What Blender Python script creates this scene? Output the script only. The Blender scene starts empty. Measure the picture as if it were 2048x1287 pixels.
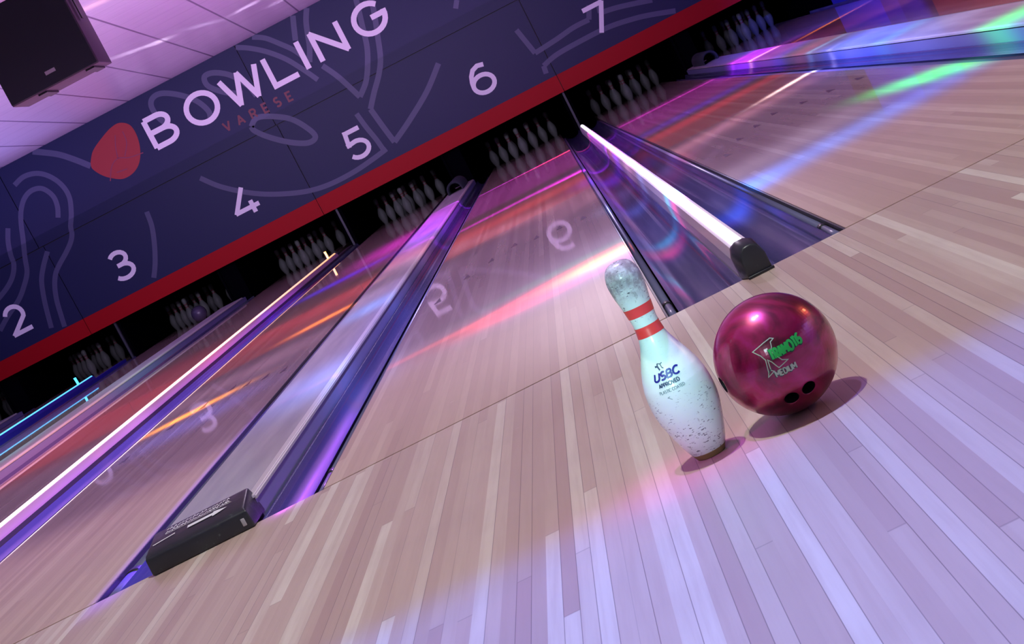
import bpy, bmesh, math, random
from mathutils import Vector, Matrix
random.seed(7)
S = bpy.context.scene
COL = S.collection
PI = math.pi
V = Vector

# ------------------------------------------------------------------ camera
cd = bpy.data.cameras.new('camera'); cam = bpy.data.objects.new('camera', cd); COL.objects.link(cam)
cd.sensor_width = 36; cd.lens = 3324.63 / 2048 * 36; cd.clip_start = .05; cd.clip_end = 200
r = V((0.8908, 0.0138, -0.4543)).normalized(); d = V((-0.0748, 0.9904, -0.1166)).normalized()
r = (r - d * r.dot(d)).normalized(); u = r.cross(d)
cam.matrix_world = Matrix(((r.x, u.x, -d.x, 1.0133), (r.y, u.y, -d.y, -4.4649), (r.z, u.z, -d.z, .7055), (0, 0, 0, 1)))
S.camera = cam
S.view_settings.view_transform = 'Standard'; S.view_settings.look = 'None'
S.view_settings.exposure = 0; S.view_settings.gamma = 1; S.view_settings.use_curve_mapping = False
S.cycles.max_bounces = 8; S.cycles.sample_clamp_indirect = 4
S.cycles.use_denoising = True

# ------------------------------------------------------------------ node helpers
class NT:
    def __init__(s, t): s.t = t; s.n = t.nodes; s.l = t.links; s.n.clear()
    def new(s, typ, **k):
        x = s.n.new(typ)
        for a, b in k.items(): setattr(x, a, b)
        return x
    def put(s, sock, v):
        if hasattr(v, 'is_linked') or isinstance(v, bpy.types.NodeSocket): s.l.new(v, sock)
        else: sock.default_value = v
    def math(s, op, a, b=0.0, c=None, clamp=False):
        x = s.new('ShaderNodeMath', operation=op, use_clamp=clamp)
        s.put(x.inputs[0], a)
        if b is not None: s.put(x.inputs[1], b)
        if c is not None: s.put(x.inputs[2], c)
        return x.outputs[0]
    def vm(s, op, a, b=None, scale=None):
        x = s.new('ShaderNodeVectorMath', operation=op); s.put(x.inputs[0], a)
        if b is not None: s.put(x.inputs[1], b)
        if scale is not None: s.put(x.inputs['Scale'], scale)
        return x.outputs['Value'] if op in ('DOT_PRODUCT', 'LENGTH') else x.outputs[0]
    def mix(s, f, a, b):
        x = s.new('ShaderNodeMix', data_type='RGBA'); s.put(x.inputs[0], f); s.put(x.inputs[6], a); s.put(x.inputs[7], b); return x.outputs[2]
    def sep(s, v): x = s.new('ShaderNodeSeparateXYZ'); s.put(x.inputs[0], v); return x.outputs
    def comb(s, x_, y_, z_): x = s.new('ShaderNodeCombineXYZ'); s.put(x.inputs[0], x_); s.put(x.inputs[1], y_); s.put(x.inputs[2], z_); return x.outputs[0]
    def step(s, v, a, b):        # smoothstep from a to b
        x = s.new('ShaderNodeMapRange', interpolation_type='SMOOTHSTEP'); s.put(x.inputs[0], v); x.inputs[1].default_value = a; x.inputs[2].default_value = b; return x.outputs[0]
    def noise(s, vec, scale, detail=2, rough=.5):
        x = s.new('ShaderNodeTexNoise'); s.put(x.inputs['Vector'], vec); x.inputs['Scale'].default_value = scale; x.inputs['Detail'].default_value = detail; x.inputs['Roughness'].default_value = rough; return x.outputs[0]
def rgba(c): return (c[0], c[1], c[2], 1)

# ------------------------------------------------------------------ world
w = bpy.data.worlds.new('world'); S.world = w; w.use_nodes = True
w.node_tree.nodes['Background'].inputs[0].default_value = (.40, .25, .62, 1)
w.node_tree.nodes['Background'].inputs[1].default_value = .16

# ------------------------------------------------------------------ projector lamps (disco fixtures on the ceiling, plus one added lamp aimed up)
def projector(name, loc, base, bands, power=1.0, radius=.03, fade=None, up=None):
    """effect lamp that throws coloured patches; a band is (x, y, angle, half length, half width, colour, hardness)"""
    ld = bpy.data.lights.new(name, 'POINT'); ld.energy = 4 * PI * PI * power; ld.shadow_soft_size = radius; ld.color = (1, 1, 1)
    o = bpy.data.objects.new(name, ld); COL.objects.link(o); o.location = loc
    ld.use_nodes = True; t = NT(ld.node_tree)
    h = up - loc[2] if up else loc[2]; sgn = 1.0 if up else -1.0
    inc = t.new('ShaderNodeNewGeometry').outputs['Incoming']
    x, y, z = t.sep(inc)
    nz = t.math('MAXIMUM', t.math('MULTIPLY', z, sgn), .06)
    k = t.math('DIVIDE', h, nz)
    X = t.math('MULTIPLY_ADD', x, k, loc[0]); Y = t.math('MULTIPLY_ADD', y, k, loc[1])
    P = t.comb(X, Y, 0.0)
    total = rgba(base)
    if fade: # (y0, y1): base fades out beyond
        total = t.vm('SCALE', base, scale=t.math('MULTIPLY', t.step(Y, fade[1], fade[0]), t.math('MULTIPLY', t.step(Y, fade[2], fade[3]), t.step(X, 3.7, 3.2)) if len(fade) > 2 else 1.0))
    for (bx, by, a, hl, hw, c, hard) in bands:
        m = t.new('ShaderNodeMapping', vector_type='TEXTURE'); t.l.new(P, m.inputs[0])
        m.inputs['Location'].default_value = (bx, by, 0); m.inputs['Rotation'].default_value = (0, 0, a); m.inputs['Scale'].default_value = (hl, hw, 1)
        q = t.vm('MULTIPLY', m.outputs[0], m.outputs[0])
        if hard > 1: q = t.vm('MULTIPLY', q, q)
        if hard > 2: q = t.vm('MULTIPLY', q, q)
        if hard > 3: q = t.vm('MULTIPLY', q, q)
        e = t.math('EXPONENT', t.math('MULTIPLY', t.vm('DOT_PRODUCT', q, (1, 1, 0)), -1.0))
        total = t.vm('ADD', total, t.vm('SCALE', c, scale=e)) if not isinstance(total, tuple) else t.vm('ADD', total[:3], t.vm('SCALE', c, scale=e))
    comp = t.math('DIVIDE', h * h, t.math('POWER', nz, 3.0))
    comp = t.math('MULTIPLY', comp, t.math('GREATER_THAN', t.math('MULTIPLY', z, sgn), .07))
    comp = t.math('MULTIPLY', comp, t.math('MULTIPLY', t.step(X, -7.2, -5.9), t.step(X, 9, 7)))      # added side cutoff, keeps lamp light off the loudspeaker
    em = t.new('ShaderNodeEmission'); t.put(em.inputs[0], total if not isinstance(total, tuple) else total); t.l.new(comp, em.inputs[1])
    out = t.new('ShaderNodeOutputLight'); t.l.new(em.outputs[0], out.inputs[0])
    return o
NEAR = [(1.0, -2.88, 0, 20, 1.22, (.0, .14, 1.20), 4), (.98, -1.66, 0, .20, .16, (.35, .0, .28), 1)]
projector('warm_ceiling_spot', (.95, -1.42, 2.95), (.50, .57, .46), [], radius=.035, fade=(-.6, 3))
projector('lavender_ceiling_spot', (1.22, -1.36, 2.95), (.10, .07, .14), NEAR, radius=.03, fade=(0, 6))
FAR = [
 (-3.2, 3.9, 0, 6.6, 1.85, (.22, .16, .42), 4),
 (.30, 2.03, .02, .70, .06, (.8, .06, .05), 1), (.98, 2.05, .10, .21, .16, (6.5, 1.25, .0), 1), (.74, 1.96, .10, .30, .18, (3.4, .0, .0), 1), (1.2, 1.92, 0, .16, .13, (5., .05, .5), 1),
 (.85, 2.38, 0, .4, .12, (.0, .35, .15), 1),
 (2.05, 2.15, .22, .95, .26, (.0, .50, 2.6), 1), (1.9, 2.75, .22, .9, .40, (.5, .55, .95), 1), (1.24, 2.28, 0, .10, .13, (.0, 4., 4.5), 1), (1.5, 2.05, .2, .14, .25, (.0, .9, 5.), 1), (1.2, 4.1, 0, .14, .3, (.6, 1.2, 3.0), 1), (1.48, 4.9, 0, .12, .45, (2.2, .1, .4), 1), (1.2, 6.8, 0, .2, .5, (1.5, .1, 5.), 1), (1.25, 3.2, 0, .12, .5, (.05, .2, .5), 1),
 (2.52, 2.72, -1.3, .45, .10, (.0, 9., 1.0), 1), (2.95, 2.62, 0, .30, .26, (.0, 4.5, .5), 1),
 (2.95, 4.2, 0, .3, .65, (.5, .6, 1.3), 1), (2.95, 5.0, 0, .25, .25, (.0, .7, .8), 1), (2.95, 6.0, 0, .3, .9, (.0, .7, 5.0), 1), (2.8, 4.6, 0, .16, 1.8, (.0, .1, 1.2), 1), (2.95, 7.5, 0, .3, .12, (.3, .8, 1.3), 1), 
 (2.95, 11.5, 0, .35, .9, (1.4, .05, 3.2), 2), (3.0, 10.8, 0, .25, .12, (6., 2.2, .5), 1),
 (2.52, 6.35, .75, .30, .07, (16., 14., 16.), 1), (1.9, 5.6, .45, 1.0, .35, (1.6, .8, 1.3), 1), (.45, 6.4, -.9, 1.0, .35, (1.7, .8, 1.4), 1),
 (1.15, 11.0, 0, 2.3, 1.75, (1.0, .02, 1.5), 3), (.45, 12.78, 0, .75, .07, (5., .4, 9.), 2), (.95, 12.72, 0, .34, .08, (22., 1.2, .6), 1), (.55, 8.45, 0, .65, .13, (5., .1, 7.), 1), (1.0, 8.32, 0, .22, .10, (12., .6, 15.), 1),
 (2.1, 12.2, 0, .9, .12, (4., .3, 5.), 1), (2.1, 8.9, .25, .9, .35, (.3, .0, 3.2), 1), (2.1, 7.8, .25, .9, .35, (1.6, .05, .1), 1), (.5, 7.4, .0, .6, .35, (1.6, .15, .1), 1),
 (-1.3, 10.2, 0, .45, .28, (.1, .05, 8.), 1), (-.9, 11.6, .0, .4, 1.0, (3., .05, 4.), 1), (-.9, 6.45, .3, .24, .14, (10., 3.2, .4), 1), (-1.0, 7.8, 0, 1.0, .7, (1.2, .08, .1), 1),
 (-1.48, 4.50, .12, .26, .11, (14., 6.0, .1), 1), (-1.35, 3.9, .1, .40, .35, (.25, .4, 2.6), 1), (-1.2, 5.3, 0, .8, .4, (.6, .4, .7), 1),
 (3.78, 11.6, .5, .40, .10, (6., 1.8, .3), 1), (-.675, 1.40, 0, .055, 1.50, (.35, .1, 2.4), 4), (-.115, .05, 0, .012, .045, (9., 1., 16.), 2), (-.115, .92, 0, .009, .92, (2.2, .1, 5.), 4), (-.10, .95, 0, .075, .98, (.7, .05, 1.7), 4), (-1.93, 7.2, 0, .12, 5.0, (.45, .04, 1.3), 4), (-.30, 2.1, .0, .26, .5, (.35, .65, 2.2), 1), (-.36, 9.6, 0, .16, 1.3, (1.0, .1, 3.5), 1), (-.36, 4.6, 0, .16, .35, (.2, .8, 2.4), 1), (-.12, 4.0, 0, .15, 1.6, (.1, .15, 1.2), 1),
 (-3.0, 8.0, 0, .7, 2.2, (1.1, .05, .15), 2), (-4.2, 8.2, 0, .3, 1.0, (.0, 1.1, .8), 1), (-4.4, 11., 0, .9, 1.5, (.2, .5, .4), 1),
]
projector('lane_effect_lamp', (.9, 5.6, 2.9), (.49, .41, .52), FAR, radius=.03, fade=(7, 12.8, -.6, 3))
projector('ceiling_streak_helper', (.6, 7.0, 1.3), (0, 0, 0), [(-2.58, 13.38, .97, .42, .028, (2.6, 2.2, 2.8), 1), (-2.36, 13.66, .97, .14, .035, (4., 3.4, 4.), 1), (-1.46, 14.52, 0.05, .15, .035, (4., 3.2, 4.5), 1), (-1.92, 14.15, 1.22, .42, .018, (1.8, 1.5, 2.2), 1), (-1.25, 15.5, .5, .12, .03, (2.5, 2., 3.), 1), (-1.98, 9.6, .5, .28, .10, (1.2, .6, .4), 1)], up=3.012)  # added unseen lamp in mid-air, throws bright streaks onto the ceiling
def area(name, loc, target, size, energy, color, size_y=None, spread=PI):
    ld = bpy.data.lights.new(name, 'AREA'); ld.energy = energy; ld.color = color; ld.size = size; ld.spread = spread
    if size_y: ld.shape = 'RECTANGLE'; ld.size_y = size_y
    o = bpy.data.objects.new(name, ld); COL.objects.link(o); o.location = loc
    o.rotation_euler = (V(target) - V(loc)).to_track_quat('-Z', 'Y').to_euler(); return o
def spot(name, loc, target, energy, color, deg, blend=.3, radius=.05):
    ld = bpy.data.lights.new(name, 'SPOT'); ld.energy = energy; ld.color = color; ld.spot_size = math.radians(deg); ld.spot_blend = blend; ld.shadow_soft_size = radius
    o = bpy.data.objects.new(name, ld); COL.objects.link(o); o.location = loc
    o.rotation_euler = (V(target) - V(loc)).to_track_quat('-Z', 'Y').to_euler(); return o
area('ceiling_fill_pink', (-1.5, 12, 2.0), (-1.5, 12, 3), 10, 165, (.88, .42, 1.0), 13)  # added uplight without a fixture, brightens the ceiling pink
area('ceiling_fill_violet', (-6.5, 13, 1.9), (-6.5, 13, 3), 4, 110, (.35, .35, 1.0), 7)  # second added uplight, tints the left of the ceiling violet
area('sign_fill', (-1.5, 8.0, 2.3), (-1.5, 17.5, 1.9), 7, 115, (.74, .58, 1.0), .3, spread=math.radians(95))  # added area lamp hanging free over the lanes to light the signs
spot('magenta_spot', (-.6, -3.4, 2.4), (.97, -1.62, 0), 110, (1, .01, .9), 5.5, .8, .03)
spot('amber_wall_spot', (4.55, .05, 1.7), (1.18, -1.59, .12), 70, (1, .42, .16), 6, .5, .04)
spot('blue_wall_spot', (2.2, 8.5, 2.6), (4.7, 14.2, .2), 3200, (.08, .08, 1), 34, .4)
spot('orange_wall_spot', (2.5, 5.0, 2.6), (4.7, 10.2, .1), 1200, (1, .3, .1), 24, .6)
spot('pin_fill', (.55, -3.5, .95), (1.0, -1.6, .20), 190, (.50, .95, .95), 10, .9, .10)

# ------------------------------------------------------------------ materials
def mat(name, color, rough=.5, metal=0, spec=.5, coat=0, coat_rough=.1, emit=None, estr=0):
    m = bpy.data.materials.new(name); m.use_nodes = True; b = m.node_tree.nodes['Principled BSDF']
    b.inputs['Base Color'].default_value = rgba(color); b.inputs['Roughness'].default_value = rough; b.inputs['Metallic'].default_value = metal
    b.inputs['Specular IOR Level'].default_value = spec; b.inputs['Coat Weight'].default_value = coat; b.inputs['Coat Roughness'].default_value = coat_rough
    if emit: b.inputs['Emission Color'].default_value = rgba(emit); b.inputs['Emission Strength'].default_value = estr
    return m
def open_mat(m):
    t = NT.__new__(NT); t.t = m.node_tree; t.n = t.t.nodes; t.l = t.t.links
    return t, t.n['Principled BSDF']
def obj_pos(t): return t.new('ShaderNodeTexCoord').outputs['Object']
def world_pos(t): return t.new('ShaderNodeNewGeometry').outputs['Position']

def wood(name, approach):
    m = mat(name, (.6, .45, .35), .42)
    t, b = open_mat(m); P = world_pos(t); x, y, z = t.sep(P)
    bw = .02703
    bi = t.math('FLOOR', t.math('DIVIDE', x, bw))
    fx = t.math('FRACT', t.math('DIVIDE', x, bw))
    wn = t.new('ShaderNodeTexWhiteNoise', noise_dimensions='1D'); t.l.new(bi, wn.inputs['W'])
    off = t.math('MULTIPLY', wn.outputs['Value'], 7.3)
    yl = t.math('DIVIDE', t.math('ADD', y, off), 4.2 if approach else 4.6)
    seg = t.math('FLOOR', yl)
    w2 = t.new('ShaderNodeTexWhiteNoise', noise_dimensions='2D'); t.l.new(t.comb(bi, seg, 0.), w2.inputs['Vector'])
    ramp = t.new('ShaderNodeValToRGB'); t.l.new(w2.outputs['Value'], ramp.inputs[0])
    e = ramp.color_ramp.elements
    if approach:
        pal = [(0, (.47, .315, .28)), (.35, (.52, .37, .32)), (.6, (.57, .42, .36)), (.8, (.62, .485, .42)), (1, (.74, .63, .55))]
    else:
        pal = [(0, (.46, .30, .26)), (.4, (.52, .35, .30)), (.75, (.56, .39, .33)), (1, (.62, .45, .38))]
    e[0].position = pal[0][0]; e[0].color = rgba(pal[0][1]); e[1].position = pal[-1][0]; e[1].color = rgba(pal[-1][1])
    for p_, c_ in pal[1:-1]: n = e.new(p_); n.color = rgba(c_)
    grain = t.noise(t.comb(t.math('MULTIPLY', x, 60.), t.math('MULTIPLY', y, 2.2), bi), 1.0, 4, .6)
    smud = t.noise(P, 2.3, 3, .6)
    col = t.mix(t.math('MULTIPLY', t.step(grain, .35, .75), .28), ramp.outputs[0], (.42, .27, .23, 1))
    col = t.mix(t.math('MULTIPLY', t.step(smud, .45, .75), .18), col, (.40, .29, .27, 1))
    # joints between boards
    edge = t.math('MINIMUM', fx, t.math('SUBTRACT', 1.0, fx))
    wj = t.new('ShaderNodeTexWhiteNoise', noise_dimensions='1D'); t.l.new(t.math('ADD', t.math('ROUND', t.math('DIVIDE', x, bw)), 31.7), wj.inputs['W'])
    jv = t.math('MULTIPLY', t.step(edge, .035, .012), t.step(wj.outputs[0], .25, .6))
    fy = t.math('FRACT', yl); ej = t.math('MINIMUM', fy, t.math('SUBTRACT', 1.0, fy))
    je = t.step(ej, .0010, .0003)
    jj = t.math('MULTIPLY', t.math('MAXIMUM', jv, t.math('MULTIPLY', je, .5)), .62 if approach else .25)
    col = t.mix(jj, col, (.12, .07, .08, 1))
    # pale scuffs and small nicks
    sc = t.noise(t.comb(t.math('MULTIPLY', x, 14.), t.math('MULTIPLY', y, 34.), 3.), 1.0, 1, .4)
    col = t.mix(t.math('MULTIPLY', t.step(sc, .80, .84), .5), col, (.85, .78, .74, 1))
    t.l.new(col, b.inputs['Base Color'])
    if approach:
        b.inputs['Roughness'].default_value = .38; b.inputs['Specular IOR Level'].default_value = .3
    else:
        oil = t.step(y, 1.6, 2.5)
        b.inputs['Specular IOR Level'].default_value = .25
        t.l.new(t.math('MULTIPLY', oil, .95), b.inputs['Coat Weight'])
        st = t.noise(t.comb(t.math('MULTIPLY', x, 40.), t.math('MULTIPLY', y, .8), 0.), 1.0, 3, .6)
        t.l.new(t.math('MULTIPLY_ADD', st, .03, .012), b.inputs['Coat Roughness'])
        bp = t.new('ShaderNodeBump'); bp.inputs['Strength'].default_value = .05; bp.inputs['Distance'].default_value = .0004
        t.l.new(st, bp.inputs['Height']); t.l.new(bp.outputs[0], b.inputs['Coat Normal'])
    return m
M = {}
M['approach'] = wood('approach_maple', True)
M['lane'] = wood('lane_maple', False)
M['gutter'] = mat('gutter_plastic', (.085, .08, .20), .16, coat=.5, coat_rough=.08)
t, b = open_mat(M['gutter']); n1 = t.noise(t.vm('MULTIPLY', world_pos(t), (30, 1.2, 1)), 1.0, 2, .5)
t.l.new(t.math('MULTIPLY_ADD', n1, .14, .08), b.inputs['Roughness'])
M['black'] = mat('black_plastic', (.012, .012, .016), .35)
M['rail'] = mat('rail_metal', (.13, .13, .24), .34, metal=0)
M['kerb'] = mat('kerb_rubber', (.03, .02, .035), .5)
M['block'] = mat('scuffed_black_rubber', (.02, .022, .03), .38)
t, b = open_mat(M['block']); P = obj_pos(t)
ns = t.noise(t.vm('MULTIPLY', P, (30, 30, 60)), 1.0, 6, .75); nm = t.noise(P, 14, 2)
k = t.math('MULTIPLY', t.step(ns, .60, .72), t.step(nm, .42, .6))
t.l.new(t.mix(k, (.02, .022, .03, 1), (.10, .12, .12, 1)), b.inputs['Base Color']); t.l.new(t.math('MULTIPLY_ADD', ns, .4, .15), b.inputs['Roughness'])
M['cap'] = mat('pale_laminate', (.50, .46, .50), .28, coat=.3)
t, b = open_mat(M['cap']); n1 = t.noise(t.vm('MULTIPLY', world_pos(t), (9, .9, 1)), 1.0, 4, .6)
t.l.new(t.mix(t.step(n1, .3, .75), (.42, .39, .44, 1), (.60, .56, .58, 1)), b.inputs['Base Color'])
M['capedge'] = mat('brushed_edge_trim', (.55, .53, .50), .3, metal=.2)
M['side'] = mat('navy_side_laminate', (.17, .17, .33), .4)
M['pinkflank'] = mat('pink_diffuser', (.46, .26, .36), .4)
M['flank'] = mat('milky_diffuser', (.66, .55, .66), .35)
M['white_led'] = mat('white_light_strip', (1, 1, 1), .4, emit=(.93, .93, 1.0), estr=2.6)
M['amber_led'] = mat('amber_light_strip', (1, 1, 1), .4, emit=(1, .7, .4), estr=1.35)
t, b = open_mat(M['amber_led']); y = t.sep(world_pos(t))[1]
t.l.new(t.mix(t.step(y, 4.5, 11.), (1., .70, .58, 1), (1., .42, .03, 1)), b.inputs['Emission Color'])
M['cyan_led'] = mat('cyan_light_strip', (.2, .8, 1), .4, emit=(.08, .52, 1.0), estr=1.5)
M['blue_fin'] = mat('blue_fin_plastic', (.02, .02, .30), .4)  # deep blue plastic without emission
def speckled(name, base, dark, amt, wear):
    m = mat(name, base, .30, coat=.4, coat_rough=.12); t, b = open_mat(m); P = obj_pos(t)
    warp = t.vm('ADD', P, t.vm('SCALE', t.new('ShaderNodeTexNoise').outputs[1], scale=.004))
    a = t.noise(t.vm('MULTIPLY', P, (115, 115, 330)), 1.0, 3, .62)
    pz = t.sep(P)[2]
    dens = t.noise(P, 28, 2)
    low = t.math('MAXIMUM', t.step(pz, .15, .10), t.step(pz, .262, .275))
    nick = t.math('MULTIPLY', t.step(a, .60, .63), t.math('MULTIPLY', t.step(dens, .40, .5), t.math('MULTIPLY_ADD', low, .85, .06)))
    s2 = t.noise(t.vm('MULTIPLY', P, (60, 60, 22)), 1.0, 4, .7)
    scr = t.math('MULTIPLY', t.step(s2, .62, .66), t.math('MULTIPLY', t.step(s2, .72, .67), t.math('MULTIPLY', low, .35)))
    head = t.math('MULTIPLY', t.step(pz, .30, .335), t.step(t.noise(P, 45, 5, .7), .34, .62))
    c = t.mix(t.math('MULTIPLY', head, wear), rgba(base), (.36, .38, .37, 1))
    c = t.mix(t.math('MULTIPLY', nick, amt), c, rgba(dark)); c = t.mix(scr, c, rgba(dark))
    t.l.new(c, b.inputs['Base Color'])
    bp = t.new('ShaderNodeBump'); bp.inputs['Strength'].default_value = .35; bp.inputs['Distance'].default_value = .0008
    t.l.new(t.math('SUBTRACT', t.noise(P, 70, 4, .7), t.math('MULTIPLY', nick, .8)), bp.inputs['Height'])
    t.l.new(t.math('MULTIPLY_ADD', low, .45, .05), bp.inputs['Strength']); t.l.new(bp.outputs[0], b.inputs['Normal'])
    return m
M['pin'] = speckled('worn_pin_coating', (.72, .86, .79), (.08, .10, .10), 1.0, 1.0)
M['rackpin'] = mat('rack_pin_pit_shade', (.13, .15, .13), .45, spec=.2); M['rackband'] = mat('rack_band_pit_shade', (.13, .03, .03), .45)  # shade of the pit put into the colour of white pins and red bands
M['pinred'] = mat('red_neck_band', (.86, .05, .045), .35, coat=.3)
M['pinbase'] = mat('worn_nylon_base', (.23, .17, .06), .5)
M['navyink'] = mat('navy_print', (.010, .015, .22), .4)
M['greyink'] = mat('grey_print', (.22, .30, .32), .4)
M['darkink'] = mat('dark_print', (.03, .06, .12), .4)
M['ball'] = mat('magenta_pearl', (.36, .008, .09), .33, coat=.8, coat_rough=.10)
t, b = open_mat(M['ball']); P = obj_pos(t)
nz = t.new('ShaderNodeTexNoise'); t.l.new(P, nz.inputs[0]); nz.inputs['Scale'].default_value = 8; nz.inputs['Detail'].default_value = 4; nz.inputs['Distortion'].default_value = 2.2
rp = t.new('ShaderNodeValToRGB'); t.l.new(nz.outputs[0], rp.inputs[0]); e = rp.color_ramp.elements
e[0].position = .32; e[0].color = (.10, .002, .014, 1); e[1].position = .74; e[1].color = (.52, .014, .18, 1); q = e.new(.52); q.color = (.34, .004, .060, 1)
t.l.new(rp.outputs[0], b.inputs['Base Color']); b.inputs['Metallic'].default_value = .5; b.inputs['Specular IOR Level'].default_value = .6
M['hole'] = mat('finger_hole_black', (.012, .004, .008), .45)
M['tancore'] = mat('thumb_slug_olive', (.10, .07, .02), .4)
M['green'] = mat('bright_green_print', (.02, .62, .07), .45)
M['palegreen'] = mat('pale_green_outline', (.52, .66, .40), .45)
M['darkgreen'] = mat('dark_green_print', (.01, .07, .04), .45)
M['navy'] = mat('navy_panel', (.012, .0165, .062), .45, spec=.2)
M['red'] = mat('red_panel_stripe', (.34, .002, .007), .5, spec=.12)
M['letter'] = mat('white_lettering', (.80, .78, .82), .5)
M['swoosh'] = mat('grey_blue_artwork', (.050, .053, .125), .5)
M['redtext'] = mat('dull_red_lettering', (.13, .015, .03), .5)
M['logo'] = mat('red_logo', (.29, .004, .008), .5)
M['logodark'] = mat('dark_red_logo_line', (.20, .015, .05), .5)
M['seam'] = mat('panel_gap', (.004, .004, .008), .6)
M['pit'] = mat('black_pit', (.0015, .0015, .003), 1.0, spec=0)
M['strut'] = mat('grey_kickback_edge', (.03, .035, .045), .5)
M['ceil'] = mat('ceiling_boards', (.62, .55, .66), .30)
t, b = open_mat(M['ceil']); P = world_pos(t)
mp = t.new('ShaderNodeMapping'); t.l.new(P, mp.inputs[0]); mp.inputs['Rotation'].default_value = (0, 0, -.055)
x, y, z = t.sep(mp.outputs[0])
fx = t.math('FRACT', t.math('DIVIDE', t.math('ADD', x, .305), .635)); ex = t.math('MINIMUM', fx, t.math('SUBTRACT', 1., fx))
g1 = t.step(ex, .022, .012)
fy = t.math('FRACT', t.math('DIVIDE', y, .60)); ey = t.math('MINIMUM', fy, t.math('SUBTRACT', 1., fy)); g2 = t.math('MULTIPLY', t.step(ey, .020, .010), .35)
st = t.noise(t.comb(t.math('MULTIPLY', x, 2.), t.math('MULTIPLY', y, 9.), 0.), 1.0, 4, .6)
c = t.mix(t.math('MULTIPLY', t.step(st, .4, .7), .35), (.64, .57, .68, 1), (.50, .43, .56, 1))
t.l.new(t.mix(t.math('MULTIPLY', t.math('MAXIMUM', g1, g2), .85), c, (.12, .06, .16, 1)), b.inputs['Base Color'])
M['speaker'] = mat('speaker_cloth', (.006, .010, .018), .8)
M['spkside'] = mat('speaker_cabinet', (.06, .035, .065), .45)
M['badge'] = mat('grey_badge', (.35, .33, .36), .35)
M['tube'] = mat('ceiling_tube_glow', (1, 1, 1), .4, emit=(1, .92, 1), estr=3)
M['wall'] = mat('side_wall_light_tint', (.30, .30, .42), .5)
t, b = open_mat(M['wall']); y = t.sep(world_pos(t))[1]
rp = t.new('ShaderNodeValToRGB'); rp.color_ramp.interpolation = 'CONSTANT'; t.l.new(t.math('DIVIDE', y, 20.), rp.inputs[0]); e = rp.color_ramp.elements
e[0].position = 0; e[0].color = (.16, .12, .20, 1); e[1].position = .675; e[1].color = (.035, .045, .42, 1)      # coloured light on the wall put into its base colour, in upright zones
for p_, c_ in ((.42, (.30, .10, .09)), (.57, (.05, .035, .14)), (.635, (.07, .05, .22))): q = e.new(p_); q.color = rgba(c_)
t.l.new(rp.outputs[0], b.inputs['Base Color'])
M['mark'] = mat('arrow_inlay', (.05, .02, .03), .5)

# ------------------------------------------------------------------ mesh helpers
class MB:
    def __init__(s): s.v = []; s.f = []
    def add(s, vs, fs):
        n = len(s.v); s.v += [tuple(a) for a in vs]; s.f += [tuple(i + n for i in f) for f in fs]; return s
    def box(s, x0, x1, y0, y1, z0, z1):
        return s.add([(x0, y0, z0), (x1, y0, z0), (x1, y1, z0), (x0, y1, z0), (x0, y0, z1), (x1, y0, z1), (x1, y1, z1), (x0, y1, z1)],
                     [(0, 3, 2, 1), (4, 5, 6, 7), (0, 1, 5, 4), (1, 2, 6, 5), (2, 3, 7, 6), (3, 0, 4, 7)])
    def prism(s, prof, y0, y1, n=1, cap=True):    # profile of (x, z), counter-clockwise seen from -y, swept along y
        m = len(prof)
        vs = []
        for i in range(n + 1):
            y = y0 + (y1 - y0) * i / n
            vs += [(p[0], y, p[1]) for p in prof]
        fs = []
        for i in range(n):
            for j in range(m):
                a = i * m + j; b_ = i * m + (j + 1) % m
                fs.append((a, b_, b_ + m, a + m))
        if cap: fs += [tuple(range(m))[::-1], tuple(range(n * m, n * m + m))]
        return s.add(vs, fs)
    def strip(s, prof, y0, y1):                    # open profile swept along y
        m = len(prof); vs = [(p[0], y0, p[1]) for p in prof] + [(p[0], y1, p[1]) for p in prof]
        return s.add(vs, [(j, j + 1, j + 1 + m, j + m) for j in range(m - 1)])
    def lathe(s, prof, seg=32, capb=True, capt=True):   # (r, z)
        n = len(prof); vs = []
        for rr, z in prof:
            for i in range(seg):
                a = 2 * PI * i / seg; vs.append((rr * math.cos(a), rr * math.sin(a), z))
        fs = []
        for k in range(n - 1):
            for i in range(seg):
                j = (i + 1) % seg; fs.append((k * seg + i, k * seg + j, (k + 1) * seg + j, (k + 1) * seg + i))
        if capb: fs.append(tuple(range(seg))[::-1])
        if capt: fs.append(tuple(range((n - 1) * seg, n * seg)))
        return s.add(vs, fs)
    def build(s, name, m, parent=None, smooth=False, bevel=0, loc=None, fix=True):
        me = bpy.data.meshes.new(name); me.from_pydata(s.v, [], s.f); me.materials.append(m)
        if fix:
            bm = bmesh.new(); bm.from_mesh(me); bmesh.ops.recalc_face_normals(bm, faces=bm.faces); bm.to_mesh(me); bm.free()
        if smooth:
            for p_ in me.polygons: p_.use_smooth = True
        o = bpy.data.objects.new(name, me); COL.objects.link(o)
        if parent: o.parent = parent
        if loc: o.location = loc
        if bevel:
            bv = o.modifiers.new('bevel', 'BEVEL'); bv.width = bevel; bv.segments = 3; bv.limit_method = 'ANGLE'; bv.angle_limit = .6
            for p_ in me.polygons: p_.use_smooth = True
        return o
def tag(o, label=None, cat=None, group=None, kind=None):
    for k_, v_ in (('label', label), ('category', cat), ('group', group), ('kind', kind)):
        if v_: o[k_] = v_
    return o
def empty(name, loc, label, cat, group=None):
    o = bpy.data.objects.new(name, None); COL.objects.link(o); o.location = loc; o.empty_display_size = .1
    return tag(o, label, cat, group)
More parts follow.
